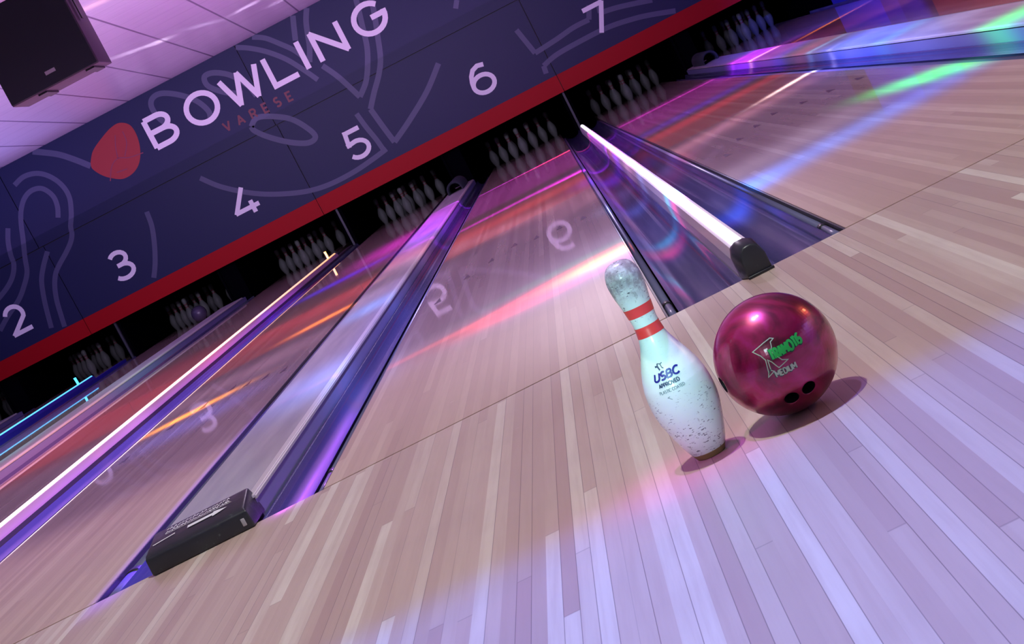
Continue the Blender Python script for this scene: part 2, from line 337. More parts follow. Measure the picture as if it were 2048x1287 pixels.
def smooth_path(pts, n=6, closed=False):           # Catmull-Rom
    if len(pts) < 3: return pts
    out = []
    for i in range(len(pts) - 1):
        p0 = pts[max(i - 1, 0)]; p1 = pts[i]; p2 = pts[i + 1]; p3 = pts[min(i + 2, len(pts) - 1)]
        for k in range(n):
            t_ = k / n
            out.append(tuple(.5 * ((2 * p1[a]) + (-p0[a] + p2[a]) * t_ + (2 * p0[a] - 5 * p1[a] + 4 * p2[a] - p3[a]) * t_ ** 2 + (-p0[a] + 3 * p1[a] - 3 * p2[a] + p3[a]) * t_ ** 3) for a in (0, 1)))
    out.append(pts[-1]); return out
def stroke(mb, pts, w, fn, closed=False, sub=0):   # ribbon with mitred corners, fn maps (u, v) to a 3D point
    P = [V((a[0], a[1])) for a in pts]
    if sub:
        Q = []
        for a, b_ in zip(P[:-1], P[1:]):
            k = max(1, int((b_ - a).length / sub)); Q += [a.lerp(b_, i / k) for i in range(k)]
        P = Q + [P[-1]]
    n = len(P); L = []; R_ = []
    for i in range(n):
        if closed: a = P[(i - 1) % (n - 1)]; c = P[(i + 1) % (n - 1)] if i < n - 1 else P[1]
        else: a = P[max(i - 1, 0)]; c = P[min(i + 1, n - 1)]
        if closed and i == n - 1: a = P[n - 2]
        d1 = (P[i] - a); d2 = (c - P[i])
        d1 = d1.normalized() if d1.length > 1e-9 else d2.normalized(); d2 = d2.normalized() if d2.length > 1e-9 else d1
        tn = (d1 + d2); tn = tn.normalized() if tn.length > 1e-6 else d1
        nm = V((-tn.y, tn.x)); k = 1 / max(.45, nm.dot(V((-d1.y, d1.x))))
        L.append(P[i] + nm * w / 2 * k); R_.append(P[i] - nm * w / 2 * k)
    vs = [fn(*a) for a in L] + [fn(*a) for a in R_]
    mb.add(vs, [(i, i + 1, n + i + 1, n + i) for i in range(n - 1)])
def arc(cx, cy, rx, ry, a0, a1, n=14):
    return [(cx + rx * math.cos(math.radians(a0 + (a1 - a0) * i / n)), cy + ry * math.sin(math.radians(a0 + (a1 - a0) * i / n))) for i in range(n + 1)]
GLY = {   # centre-line strokes in a box of height 1; second value is the width
 'A': ([[(0, 0), (.38, 1), (.76, 0)], [(.14, .32), (.62, .32)]], .76), 'B': ([[(0, 0), (0, 1)], [(0, 1)] + arc(.34, .76, .24, .24, 90, -90) + [(0, .52)], [(0, .52)] + arc(.36, .26, .28, .26, 90, -90) + [(0, 0)]], .64),
 'C': ([arc(.45, .5, .45, .5, 45, 315, 22)], .78), 'D': ([[(0, 0), (0, 1)], [(0, 1)] + arc(.3, .5, .42, .5, 90, -90) + [(0, 0)]], .72),
 'E': ([[(.55, 1), (0, 1), (0, 0), (.55, 0)], [(0, .5), (.48, .5)]], .55), 'G': ([arc(.47, .5, .47, .5, 42, 360, 24) + [(.52, .5)]], .94),
 'I': ([[(0, 0), (0, 1)]], .0), 'L': ([[(0, 1), (0, 0), (.55, 0)]], .55), 'M': ([[(0, 0), (0, 1), (.42, .35), (.84, 1), (.84, 0)]], .84),
 'N': ([[(0, 0), (0, 1), (.68, 0), (.68, 1)]], .68), 'O': ([arc(.5, .5, .5, .5, 90, 450, 30)], 1.0), 'P': ([[(0, 0), (0, 1)], [(0, 1)] + arc(.34, .74, .26, .26, 90, -90) + [(0, .48)]], .6),
 'R': ([[(0, 0), (0, 1)], [(0, 1)] + arc(.34, .74, .26, .26, 90, -90) + [(0, .48)], [(.32, .48), (.62, 0)]], .62),
 'S': ([arc(.3, .74, .27, .26, 40, 270, 12)[:-1] + arc(.3, .26, .3, .26, 90, -140, 14)], .6), 'T': ([[(0, 1), (.7, 1)], [(.35, 1), (.35, 0)]], .7),
 'U': ([[(0, 1), (0, .3)] + arc(.33, .33, .33, .33, 180, 360)[1:] + [(.66, 1)]], .66), 'V': ([[(0, 1), (.38, 0), (.76, 1)]], .76),
 'W': ([[(0, 1), (.31, 0), (.62, .98), (.93, 0), (1.24, 1)]], 1.24), 'X': ([[(0, 0), (.7, 1)], [(0, 1), (.7, 0)]], .7),
 '2': ([arc(.36, .66, .32, .34, 160, -25, 12) + [(.05, 0), (.75, 0)]], .75),
 '3': ([arc(.33, .76, .29, .24, 150, -88, 12), [(.20, .525), (.33, .525)] + arc(.33, .265, .35, .265, 86, -150, 14)], .7),
 '4': ([[(.62, -.02), (.62, .45)], [(.86, .22), (0, .22), (.55, 1.02)]], .86),
 '5': ([[(.66, 1), (.14, 1), (.08, .56), (.34, .6)] + arc(.34, .3, .36, .30, 80, -150, 14)], .7),
 '6': ([arc(.37, .32, .37, .32, 0, 360, 24), [(.001, .34), (.02, .52), (.09, .74), (.22, .92), (.42, 1.0), (.64, .95)]], .74),
 '7': ([[(0, 1), (.70, 1), (.26, 0)]], .7),
}
def pieces(pts, w, closed):
    # split a centre line at its sharp corners and let the pieces overlap there, each on its own hair-thin layer
    if closed: return [pts]
    out = []; cur = [V(pts[0])]
    for i in range(1, len(pts)):
        p_ = V(pts[i]); cur.append(p_)
        if i < len(pts) - 1:
            d1 = (p_ - V(pts[i - 1])); d2 = (V(pts[i + 1]) - p_)
            if d1.length > 1e-9 and d2.length > 1e-9 and d1.angle(d2) > .7:
                e_ = w * (.5 if d1.angle(d2) < 1.9 else .22)
                cur[-1] = p_ + d1.normalized() * e_; out.append(cur); cur = [p_ - d2.normalized() * e_]
    out.append(cur); return out
def layered(mb, strokes, w, fn, closed_flags, lift, sub=0):
    n_ = 0
    for st, cl in zip(strokes, closed_flags):
        for pc_ in pieces(st, w, cl):
            stroke(mb, [tuple(a) for a in pc_], w, (lambda a, q, k=n_: fn(a, q, lift * k)), closed=cl, sub=sub); n_ += 1
def text(mb, s, u0, v0, h, w, fn, gap=.28, sx=1.0, slant=0, sub=0, lift=.00004):
    x = u0
    for ch in s:
        if ch == ' ': x += .4 * h * sx; continue
        g, wd = GLY[ch]
        layered(mb, [[(x + (p[0] + slant * p[1]) * h * sx, v0 + p[1] * h) for p in st] for st in g], w, fn, [ch in 'O' or (ch == '6' and k == 0) for k in range(len(g))], lift, sub)
        x += (wd + gap) * h * sx
    return x

# ------------------------------------------------------------------ layout
LW = 1.0541; GN = .538; GW = .7254
XL = {6: 0.0}
XL[7] = LW + GN; XL[8] = XL[7] + LW + GW; XL[5] = -GW - LW; XL[4] = XL[5] - GN - LW; XL[3] = XL[4] - GW - LW; XL[2] = XL[3] - GN - LW; XL[1] = XL[2] - GW - LW
YM = 17.5                                   # masking unit plane
LEND = 19.15
NUM = {1: 'lane one at the far left', 2: 'lane under the sign number 2', 3: 'lane under the sign number 3', 4: 'lane under the sign number 4', 5: 'lane under the sign number 5', 6: 'lane under the sign number 6', 7: 'lane under the sign number 7', 8: 'last lane at the right'}
XLEFT, XRIGHT = XL[1] - 1.2, 4.70

# ------------------------------------------------------------------ room shell
MB().box(XLEFT, XRIGHT + .3, -9, 0, -.25, 0).build('floor', M['approach']); bpy.data.objects['floor']['kind'] = 'structure'
o = MB().box(XLEFT, XRIGHT + .3, 0, 21, -.30, -.25).build('floor_subfloor', M['pit']); o['kind'] = 'structure'
o = MB().box(XLEFT, XRIGHT + .3, -9, YM + .04, 3.012, 3.10).build('ceiling', M['ceil']); o['kind'] = 'structure'
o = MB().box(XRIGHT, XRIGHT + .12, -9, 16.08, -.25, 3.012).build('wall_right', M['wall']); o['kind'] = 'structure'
o = MB().box(XRIGHT + .02, XRIGHT + .12, 16.08, 21, -.25, 3.012).build('wall_right_recess', M['pit']); o['kind'] = 'structure'
o = MB().box(XLEFT - .1, XLEFT, -9, 21, -.25, 3.10).build('wall_left', M['navy']); o['kind'] = 'structure'
o = MB().box(XLEFT, XRIGHT + .3, 20.6, 20.7, -.25, 3.012).build('wall_back', M['pit']); o['kind'] = 'structure'
o = MB().box(XLEFT, XRIGHT + .02, YM + .06, 20.6, .95, 1.0).build('wall_pit_roof', M['pit']); o['kind'] = 'structure'

# ------------------------------------------------------------------ lanes
for k in range(1, 9):
    x0 = XL[k]
    t_ = empty('bowling_lane', (x0 + LW / 2, 0, 0), 'polished maple bowling %s' % NUM[k], 'bowling lane', 'bowling lanes side by side')
    o = MB().box(-LW / 2, LW / 2, .016, LEND, -.06, 0).build('lane_surface', M['lane'], t_)
    mb = MB().box(-LW / 2 + .001, LW / 2 - .001, .001, LEND, -.20, -.061); mb.build('lane_base', M['pit'], t_)
    if k in (5, 6, 7):
        for i, (dx, yy) in enumerate([(-.411, 3.75), (-.274, 4.28), (-.137, 4.54), (0, 4.76), (.137, 4.54), (.274, 4.42), (.411, 4.28)]):
            MB().add([(dx - .020, yy - .10, .0006), (dx + .020, yy - .10, .0006), (dx, yy + .10, .0006)], [(0, 1, 2)]).build('aiming_arrow', M['mark'], t_, fix=False)

# ------------------------------------------------------------------ gutters with bumper rails
def gutter_pair(name_side, edge, s, label_lane, covered=False, broad=False):
    """edge: x of the lane edge, s=+1 when the gutter lies to the right of it"""
    g = empty('gutter', (edge, 0, 0), 'dark glossy channel along the %s edge of the %s' % (name_side, label_lane), 'gutter', 'lane gutters')
    a0 = .070 if broad else .038; a1 = .2005 if covered else .228
    cc, cr = (a0 + a1) / 2, (a1 - a0) / 2 - .003
    pr = [(s * a0, -.006)] + [(s * (cc - cr * math.cos(PI * i / 14)), -.014 - .062 * math.sin(PI * i / 14)) for i in range(15)] + [(s * a1, -.006)]
    MB().strip(pr, .004, 17.55).build('channel', M['gutter'], g, smooth=True, fix=False)
    MB().strip([(s * .001, -.10), (s * (a1 - .002), -.10)], .004, 17.55).build('channel_base', M['pit'], g, fix=False)
    b_ = empty('bumper_rail', (edge, 0, 0), 'folded metal bumper rail beside the %s edge of the %s' % (name_side, label_lane), 'bumper rail', 'folded bumper rails')
    rc, rw = (.039, .026) if broad else (.021, .0125)
    zr = -.052 if (s < 0 and edge < -1) else -.020
    pr = [(s * (rc + rw * math.cos(a)), zr + .0135 * math.sin(a)) for a in [2 * PI * i / 16 for i in range(16)]]
    MB().prism(pr, .31, 17.0).build('rail', M['rail'], b_, smooth=True)
    MB().prism(pr, .006, .285).build('rail_end', M['rail'], b_, smooth=True)
    pr2 = [(s * (rc + (rw + .0025) * math.cos(a)), zr + .0160 * math.sin(a)) for a in [2 * PI * i / 16 for i in range(16)]]
    MB().prism(pr2, .275, .325).build('collar', M['black'], b_, smooth=True)
    MB().box(min(s * .0012, s * .0065), max(s * .0012, s * .0065), .005, 17.2, -.058, -.002).build('kerb_strip', M['kerb'], b_)
for k in range(1, 9):
    gutter_pair('left', XL[k], -1, NUM[k], k % 2 == 0)
    gutter_pair('right', XL[k] + LW, 1, NUM[k], k % 2 == 1, k % 2 == 1)

# ------------------------------------------------------------------ narrow dividers with light strips
def narrow(k, led, label, fin):
    c = XL[k] + LW + GN / 2
    t_ = empty('lane_divider', (c, 0, 0), label, 'lane divider', 'narrow lit lane dividers')
    if led is M['amber_led']: t_.location.z = -.020
    MB().prism([(-.040, -.20), (.040, -.20), (.040, -.01), (-.040, -.01)], .05, 17.1).build('fin', fin, t_)
    lo = -.01 if led is M['white_led'] else .036
    if lo > 0: MB().prism([(-.037, -.0095), (.037, -.0095), (.037, .0355), (-.037, .0355)], .05, 17.1).build('fin_top', M['kerb'] if led is M['amber_led'] else fin, t_)
    MB().prism([(-.037, lo), (.037, lo), (.036, .045), (.027, .078), (-.027, .078), (-.036, .045)], .05, 15.62).build('diffuser', {'white_light_strip': M['flank'], 'amber_light_strip': M['pinkflank']}.get(led.name, M['blue_fin']), t_)
    pr = [(.017 * math.cos(a), .0785 + .0125 * math.sin(a)) for a in [PI * i / 8 for i in range(9)]]
    MB().prism(pr, .052, 15.6).build('light_strip', led, t_, smooth=False)
    if led is not M['white_led']:
        cl = MB()
        P = arc(0, .095, .03, .075, 100, -40, 8)
        for i in range(len(P) - 1):
            y0 = 15.0 + P[i][0] * .6; y1 = 15.0 + P[i + 1][0] * .6
            cl.box(-.012, .012, min(y0, y1), max(y0, y1) + .02, min(P[i][1], P[i + 1][1]), max(P[i][1], P[i + 1][1]) + .006)
        cl.build('clip', led, t_)
    fr = [(-.026, .0008), (.044, .0008), (.043, .050), (.032, .078), (.014, .086), (-.006, .084), (-.020, .070), (-.026, .048)]
    bk = [(-.040, .0008), (.041, .0008), (.041, .055), (.031, .086), (.012, .095), (-.014, .095), (-.031, .086), (-.040, .06)]
    n = 8; vs = [(a, -.050, b_) for a, b_ in fr] + [(a, .0, b_ + .006 if b_ > .01 else b_) for a, b_ in bk] + [(a, .058, b_) for a, b_ in bk]
    MB().add(vs, [tuple(range(n)), tuple(range(2 * n, 3 * n))] + [(r_ * n + i, r_ * n + (i + 1) % n, (r_ + 1) * n + (i + 1) % n, (r_ + 1) * n + i) for r_ in (0, 1) for i in range(n)]).build('end_cap', M['block'], t_, bevel=.005)
    MB().box(-.028, .048, -.058, -.051, .0006, .008).build('cap_foot', M['black'], t_, bevel=.002)
narrow(6, M['white_led'], 'narrow lane divider topped by a bright white light strip with a black end cap', M['gutter'])
narrow(4, M['amber_led'], 'narrow lane divider topped by a yellow and pink light strip', M['gutter'])
narrow(2, M['cyan_led'], 'narrow lane divider topped by a cyan light strip at the far left', M['blue_fin'])

# ------------------------------------------------------------------ wide ball-return covers
def wide(k, label, hood=False, y0=.12):
    c = XL[k] + LW + GW / 2
    t_ = empty('ball_return_cover', (c, 0, 0), label, 'ball return cover', 'wide covers between lane pairs')
    h = .158
    MB().prism([(-h, .052), (h, .052), (h, .058), (h - .02, .064), (-h + .012, .064), (-h, .06)], y0 - .02, 16.9).build('top_panel', M['cap'], t_)
    MB().prism([(h - .019, .0642), (h - .004, .0605), (h + .003, .054), (h + .003, .046), (h - .004, .046), (h - .004, .056)], y0 - .01, 16.9).build('edge_trim', M['capedge'], t_)
    MB().prism([(-h + .003, -.248), (h - .003, -.248), (h - .003, .046), (-h + .003, .046)], .11, 17.1).build('side_panel', M['side'], t_)
    # black end block with a raked face
    prof = [(-.045, .0008), (-.045, .052), (-.030, .062), (.10, .083), (.125, .083), (.135, .066), (.135, .0008)]
    vs = []; hw = .160
    for sgn in (-1, 1):
        for (yy, zz) in prof:
            tp = .012 if zz > .055 else 0
            vs.append((sgn * (hw - tp * (.6 if sgn < 0 else 1)), yy, zz))
    n = len(prof); fs = [tuple(range(n)), tuple(range(n, 2 * n))[::-1]] + [(i, (i + 1) % n, (i + 1) % n + n, i + n) for i in range(n)]
    MB().add(vs, fs).build('end_block', M['block'], t_, bevel=.006)
    # white printed emblem on the raked face: a row of small marks above an arrow
    sl = (.083 - .062) / .13
    fn = lambda a, q: (a, q, .0632 + sl * (q + .030) + .0012)
    mb = MB(); rnd = random.Random(3)
    for row, (n_, y_, hh) in enumerate([(20, .060, .015), (17, .082, .012)]):
        for i in range(n_):
            xx = -.105 + .205 * i / n_
            stroke(mb, [(xx, y_ + rnd.uniform(-.003, .003)), (xx + rnd.uniform(.002, .008), y_ + hh * rnd.uniform(.4, 1.1)), (xx + .008, y_ + rnd.uniform(0, .010))], .0032, fn)
    stroke(mb, [(-.105, .055), (.105, .055)], .0022, fn)
    mb.add([fn(-.03, .018), fn(.050, .020), fn(.050, .010), fn(.095, .030), fn(.050, .046), fn(.050, .038), fn(-.03, .036)], [(0, 1, 2, 3, 4, 5, 6)])
    stroke(mb, [(-.138, .012), (-.070, .028)], .006, fn)
    mb.build('printed_emblem', M['letter'], t_, fix=False)
    MB().box(hw - .030, hw - .018, -.0475, -.0435, .014, .036).build('clip_plate', M['badge'], t_, bevel=.002)
    # rounded hood near the pins
    if not hood: return
    hp = [(-.10, .064)] + [(-.10 + .10 * (1 - math.cos(a)), .10 + .10 * math.sin(a)) for a in [PI * i / 12 for i in range(13)]] + [(.10, .064)]
    ho = [(a * .8, .064 + (b_ - .064) * .8) for a, b_ in hp]
    mb = MB(); m_ = len(hp)
    vs = [(a, 15.3, b_) for a, b_ in hp] + [(a, 16.6, b_) for a, b_ in hp] + [(a, 15.3, b_) for a, b_ in ho] + [(a, 16.6, b_) for a, b_ in ho]
    fs = [(i, i + 1, m_ + i + 1, m_ + i) for i in range(m_ - 1)] + [(2 * m_ + i, 2 * m_ + i + 1, 3 * m_ + i + 1, 3 * m_ + i) for i in range(m_ - 1)] + [(i, i + 1, 2 * m_ + i + 1, 2 * m_ + i) for i in range(m_ - 1)]
    mb.add(vs, fs).build('hood', M['speaker'], t_, smooth=True)
wide(5, 'wide pale ball return cover with a black end block, nearest the camera', True)
wide(7, 'wide pale ball return cover crossing the top right corner, lit blue and green', True)
wide(3, 'wide pale ball return cover between the lanes under signs 3 and 4')
wide(1, 'wide ball return cover at the far left edge beyond the cyan light')

# ------------------------------------------------------------------ kickback plates in the pit
def kick(c, hw, label, lit):
    t_ = empty('kickback_plate', (c, 0, 0), label, 'kickback plate', 'black kickback plates between the pin decks')
    MB().box(-hw, hw, 17.62, 20.2, -.2, .94).build('plate', M['pit'], t_)
    MB().box(-.014 if lit else -hw, .014 if lit else -hw + .03, 17.565, 17.615, -.10, .94).build('front_edge', M['strut'] if lit else M['pit'], t_)
for k, nm in ((6, 'white'), (4, 'yellow'), (2, 'cyan')): kick(XL[k] + LW + GN / 2, .05, 'black plate with grey front edge behind the %s light strip' % nm, True)
for k, nm in ((5, '5 and 6'), (3, '3 and 4'), (1, '1 and 2'), (7, '7 and 8')): kick(XL[k] + LW + GW / 2, .13, 'plain black plate between the pins of lanes %s' % nm, False)

# ------------------------------------------------------------------ pins
IN = .0254
PROF = [(0, 2.03), (.06, 2.10), (.4, 2.45), (.75, 2.828), (1.5, 3.42), (2.25, 3.906), (3.375, 4.51), (4.0, 4.70), (4.5, 4.766), (5.2, 4.72), (5.875, 4.563), (6.6, 4.19), (7.25, 3.703), (8.0, 3.03), (8.625, 2.472), (9.0, 2.18), (9.375, 1.965), (10, 1.797), (10.5, 1.80), (10.875, 1.87), (11.75, 2.094), (12.625, 2.406), (13.1, 2.51), (13.5, 2.547), (13.9, 2.49), (14.3, 2.26), (14.6, 1.93), (14.8, 1.56), (14.92, 1.08), (14.98, .6), (15, .06)]
def rad(z):
    for (a, ra), (b_, rb) in zip(PROF[:-1], PROF[1:]):
        if z <= b_ * IN + 1e-9: return (ra + (rb - ra) * (z / IN - a) / (b_ - a)) * IN / 2
    return .001
def pin_obj(name, label, group, x, y, seg, m, big):
    t_ = empty(name, (x, y, 0), label, 'bowling pin', group)
    def sec(z0, z1, n, off=0):
        zs = sorted(set([z0, z1] + [a * IN for a, _ in PROF if z0 < a * IN < z1] + [z0 + (z1 - z0) * i / n for i in range(n + 1)]))
        return [(max(.0005, rad(z) + off), z) for z in zs]
    mb = MB().lathe(sec(.006 if big else .0, .381, 60 if big else 1), seg)
    mb.build('body', m, t_, smooth=True)
    if big: MB().lathe(sec(.0008, .0115, 4, .0004), seg).build('base_ring', M['pinbase'], t_, smooth=True)
    for z0, z1 in ((.2780, .2960), (.2400, .2590)):
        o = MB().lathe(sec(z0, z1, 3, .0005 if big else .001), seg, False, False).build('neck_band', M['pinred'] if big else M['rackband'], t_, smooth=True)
    return t_
pin = pin_obj('bowling_pin', 'large scuffed white bowling pin with two red neck bands standing beside the magenta ball', None, 1.0036, -1.5932, 64, M['pin'], True)
def on_pin(a, z, lf=0, off=.0007):   # arc length a along the surface, positive to the viewer's right
    th = math.radians(-102.5) + a / .052
    rr = rad(z) + off + lf
    return (rr * math.cos(th), rr * math.sin(th), z)
mb = MB(); text(mb, 'USBC', -.0215, .1665, .0125, .0034, on_pin, gap=.22, sx=1.12, slant=.25, sub=.003)
mb.build('printed_name', M['navyink'], pin, fix=False)
mb = MB(); text(mb, 'APPROVED', -.0165, .1545, .0062, .0017, on_pin, gap=.20, sx=.82, sub=.003)
mb.build('printed_approval', M['darkink'], pin, fix=False)
mb = MB(); text(mb, 'PLASTIC COATED', -.0195, .1435, .0052, .0009, on_pin, gap=.20, sx=.72, sub=.003)
stroke(mb, [(-.010, .1350), (.012, .1385)], .0012, on_pin); stroke(mb, [(-.010, .1350), (-.004, .1300)], .0010, on_pin)
mb.build('printed_footnote', M['greyink'], pin, fix=False)
mb = MB()
stroke(mb, [(-.013, .1905), (-.0075, .1900), (-.0050, .1830)], .0030, on_pin); stroke(mb, [(-.0075, .1900), (-.0065, .1945)], .0024, on_pin)
stroke(mb, [(-.0065, .1945), (-.001, .1925), (.004, .1935)], .0014, on_pin); stroke(mb, [(-.001, .1925), (.0005, .1860), (.003, .1840)], .0016, on_pin)
mb.build('printed_star', M['darkink'], pin, fix=False)

PN = [(0, 0, 'front'), (-.1524, .264, 'second row left'), (.1524, .264, 'second row right'), (-.3048, .528, 'third row left'), (0, .528, 'third row middle'), (.3048, .528, 'third row right'),
      (-.4572, .792, 'back row outer left'), (-.1524, .792, 'back row inner left'), (.1524, .792, 'back row inner right'), (.4572, .792, 'back row outer right')]
proto = None
def copy_tree(o, parent=None):
    c = o.copy(); COL.objects.link(c)
    if parent: c.parent = parent
    for ch in list(o.children): copy_tree(ch, c)
    return c
for k in range(1, 9):
    for dx, dy, nm in PN:
        if k == 1 and dx < .1: continue
        lab = '%s pin of the rack on the %s' % (nm, NUM[k])
        x, y = XL[k] + LW / 2 + dx, 18.29 + dy
        if proto is None:
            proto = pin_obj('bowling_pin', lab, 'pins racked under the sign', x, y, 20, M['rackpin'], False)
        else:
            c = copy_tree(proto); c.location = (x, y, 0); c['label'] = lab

# ------------------------------------------------------------------ balls
def sphere(name, rr, m, parent=None, loc=None, useg=96, vseg=64):
    bm = bmesh.new(); bmesh.ops.create_uvsphere(bm, u_segments=useg, v_segments=vseg, radius=rr)
    me = bpy.data.meshes.new(name); bm.to_mesh(me); bm.free(); me.materials.append(m)
    for p_ in me.polygons: p_.use_smooth = True
    o = bpy.data.objects.new(name, me); COL.objects.link(o)
    if parent: o.parent = parent
    if loc: o.location = loc
    return o
RB = .108; BC = V((1.1805, -1.589, RB + .0002))
ball = empty('bowling_ball', BC, 'glossy magenta red bowling ball with green lettering and finger holes', 'bowling ball')
shell = sphere('shell', RB, M['ball'], ball)
def frame(n):
    n = V(n).normalized(); ux = V((0, 0, 1)).cross(n).normalized(); uy = n.cross(ux); return n, ux, uy
holes = [((-.1167, -.8023, -.5854), .0130, M['hole']), ((.1936, -.8105, -.5528), .0130, M['hole']), ((-.985, -.165, -.04), .0150, M['hole'])]
cutters = []
for n_, rr, m_ in holes:
    n_, ux, uy = frame(n_)
    mb = MB(); seg = 32
    vs = [n_ * (RB - .045) + (ux * math.cos(a) + uy * math.sin(a)) * rr for a in [2 * PI * i / seg for i in range(seg)]] + [n_ * (RB + .02) + (ux * math.cos(a) + uy * math.sin(a)) * rr for a in [2 * PI * i / seg for i in range(seg)]]
    mb.add(vs, [(i, (i + 1) % seg, seg + (i + 1) % seg, seg + i) for i in range(seg)] + [tuple(range(seg))[::-1], tuple(range(seg, 2 * seg))])
    c = mb.build('cutter', m_); cutters.append(c)
    md = shell.modifiers.new('hole', 'BOOLEAN'); md.operation = 'DIFFERENCE'; md.object = c; md.solver = 'EXACT'
shell.parent = None
bpy.context.view_layer.update()
dg = bpy.context.evaluated_depsgraph_get()
me2 = bpy.data.meshes.new_from_object(shell.evaluated_get(dg)); shell.modifiers.clear(); shell.data = me2
for c in cutters: bpy.data.objects.remove(c)
for p_ in me2.polygons: p_.use_smooth = p_.area < 3e-5
shell.parent = ball
for n_, rr, m_ in holes:       # dark sleeves lining the three holes
    n_, ux, uy = frame(n_); seg = 32; rr -= .0003
    top = math.sqrt(RB * RB - rr * rr)
    vs = [n_ * (RB - .0445) + (ux * math.cos(a) + uy * math.sin(a)) * rr for a in [2 * PI * i / seg for i in range(seg)]] + [n_ * (top - .0002) + (ux * math.cos(a) + uy * math.sin(a)) * rr for a in [2 * PI * i / seg for i in range(seg)]]
    MB().add(vs, [(i, (i + 1) % seg, seg + (i + 1) % seg, seg + i) for i in range(seg)] + [tuple(range(seg))]).build('hole_sleeve', m_, ball, smooth=True, fix=False)
def on_ball(a, q, off=.0006, lf=0):  # in ball radii, measured from the camera-side meridian
    th = math.radians(-90) + a; ph = q
    return V((math.cos(ph) * math.cos(th), math.cos(ph) * math.sin(th), math.sin(ph))) * (RB + off + lf)
def outline(mb, pts, w_): stroke(mb, pts + [pts[0]], w_, on_ball, closed=True, sub=.03)
XO = [(-.385, .375), (-.13, .41), (-.06, .30), (.02, .41), (.10, .40), (-.01, .22), (.07, .05), (.11, .03), (-.08, -.01), (-.08, .03), (-.13, .13), (-.205, .02), (-.18, -.03), (-.28, -.07), (-.34, -.03), (-.29, .01), (-.20, .17)]
XO = [(-.385, .375), (-.16, .44), (-.02, .47), (.03, .44), (-.04, .41), (-.06, .33), (-.10, .27), (.00, .08), (.085, .045), (-.095, -.01), (-.115, .025), (-.16, .12), (-.205, .17), (-.225, .00), (-.185, -.03), (-.31, -.085), (-.275, -.02), (-.235, .18), (-.28, .27)]
mb = MB(); outline(mb, XO, .015); mb.build('initial_outline', M['palegreen'], ball, fix=False)
mb = MB(); stroke(mb, [(-.27, -.03), (-.225, .02)], .02, on_ball, sub=.02); mb.build('initial_shade', M['darkgreen'], ball, fix=False)
fnb = lambda a, q, lf=0: on_ball(a, q + .22 * a * a * 1.1, .0011, lf)
mb = MB(); text(mb, 'TRAMOTIS', -.140, .140, .150, .040, fnb, gap=.22, sx=.56, sub=.03); mb.build('printed_name', M['green'], ball, fix=False)
fnb2 = lambda a, q, lf=0: on_ball(a, q + .22 * a * a * 1.1, .0006, lf * .3)
mb = MB(); text(mb, 'TRAMOTIS', -.150, .132, .150, .062, fnb2, gap=.22, sx=.56, sub=.03); mb.build('name_shadow', M['darkgreen'], ball, fix=False)
mb = MB(); text(mb, 'MEDIUM', -.185, -.135, .090, .022, lambda a, q, lf=0: on_ball(a, q, .0010, lf), gap=.26, sx=.78, sub=.03); mb.build('printed_weight', M['palegreen'], ball, fix=False)
mb = MB(); text(mb, 'MEDIUM', -.192, -.142, .090, .036, lambda a, q, lf=0: on_ball(a, q, .0006, lf * .3), gap=.26, sx=.78, sub=.03); mb.build('weight_shadow', M['darkgreen'], ball, fix=False)
q = sphere('bowling_ball', .108, mat('dark_violet_ball', (.06, .05, .09), .25), None, (XL[3] + LW / 2 + .24, 17.75, .1085), 32, 20)
tag(q, 'dark violet ball rolling into the pins on the lane under the sign number 3', 'bowling ball')

# ------------------------------------------------------------------ masking wall with signs
XS = [XLEFT, -5.745, -2.214, 1.351, XRIGHT + .3]
XU = [XLEFT, -5.81, -2.228, 1.351, XRIGHT + .3]
ZB, ZR, ZS, ZT = .5227, .7568, 1.8497, 3.0115
where = ['at the far left', 'left of the middle', 'right of the middle', 'at the right']
upper = []; lower = []
for i in range(4):
    g = .006
    t_ = empty('upper_masking_panel', ((XU[i] + XU[i + 1]) / 2, YM, ZS), 'upper navy sign panel under the ceiling, ' + ['cut by the left edge', 'with the red logo and BOW lettering', 'with the LING lettering', 'plain, above the number 7'][i], 'sign panel', 'upper sign panels')
    cx = t_.location.x
    MB().box(XU[i] + g - cx, XU[i + 1] - g - cx, 0, .03, g, ZT - ZS).build('board', M['navy'], t_); upper.append(t_)
    t_ = empty('lower_masking_panel', ((XS[i] + XS[i + 1]) / 2, YM, ZB), 'lower navy sign panel with red stripe, ' + ['carrying the number 2', 'carrying the numbers 3 and 4', 'carrying the numbers 5 and 6', 'carrying the number 7'][i], 'sign panel', 'lower sign panels')
    cx = t_.location.x
    MB().box(XS[i] + g - cx, XS[i + 1] - g - cx, 0, .03, ZR - ZB, ZS - ZB - g).build('board', M['navy'], t_)
    MB().box(XS[i] + g * .7 - cx, XS[i + 1] - g * .7 - cx, -.003, .033, 0, ZR - ZB - .001).build('red_stripe', M['red'], t_); lower.append(t_)
o = MB().box(XLEFT, XRIGHT + .3, YM + .034, YM + .05, .56, 3.011).build('wall_masking_backing', M['seam']); o['kind'] = 'structure'
def flat(off): return lambda a, q, lf=0: (a, YM - off - lf, q)
def part_on(mb, name, m, par):
    o = mb.build(name, m, None, fix=False); o.parent = par; o.location = -par.location; return o
def owner(x, z):
    arr, xs = (upper, XU) if z > ZS else (lower, XS)
    for i in range(4):
        if x < xs[i + 1]: return arr[i]
    return arr[-1]
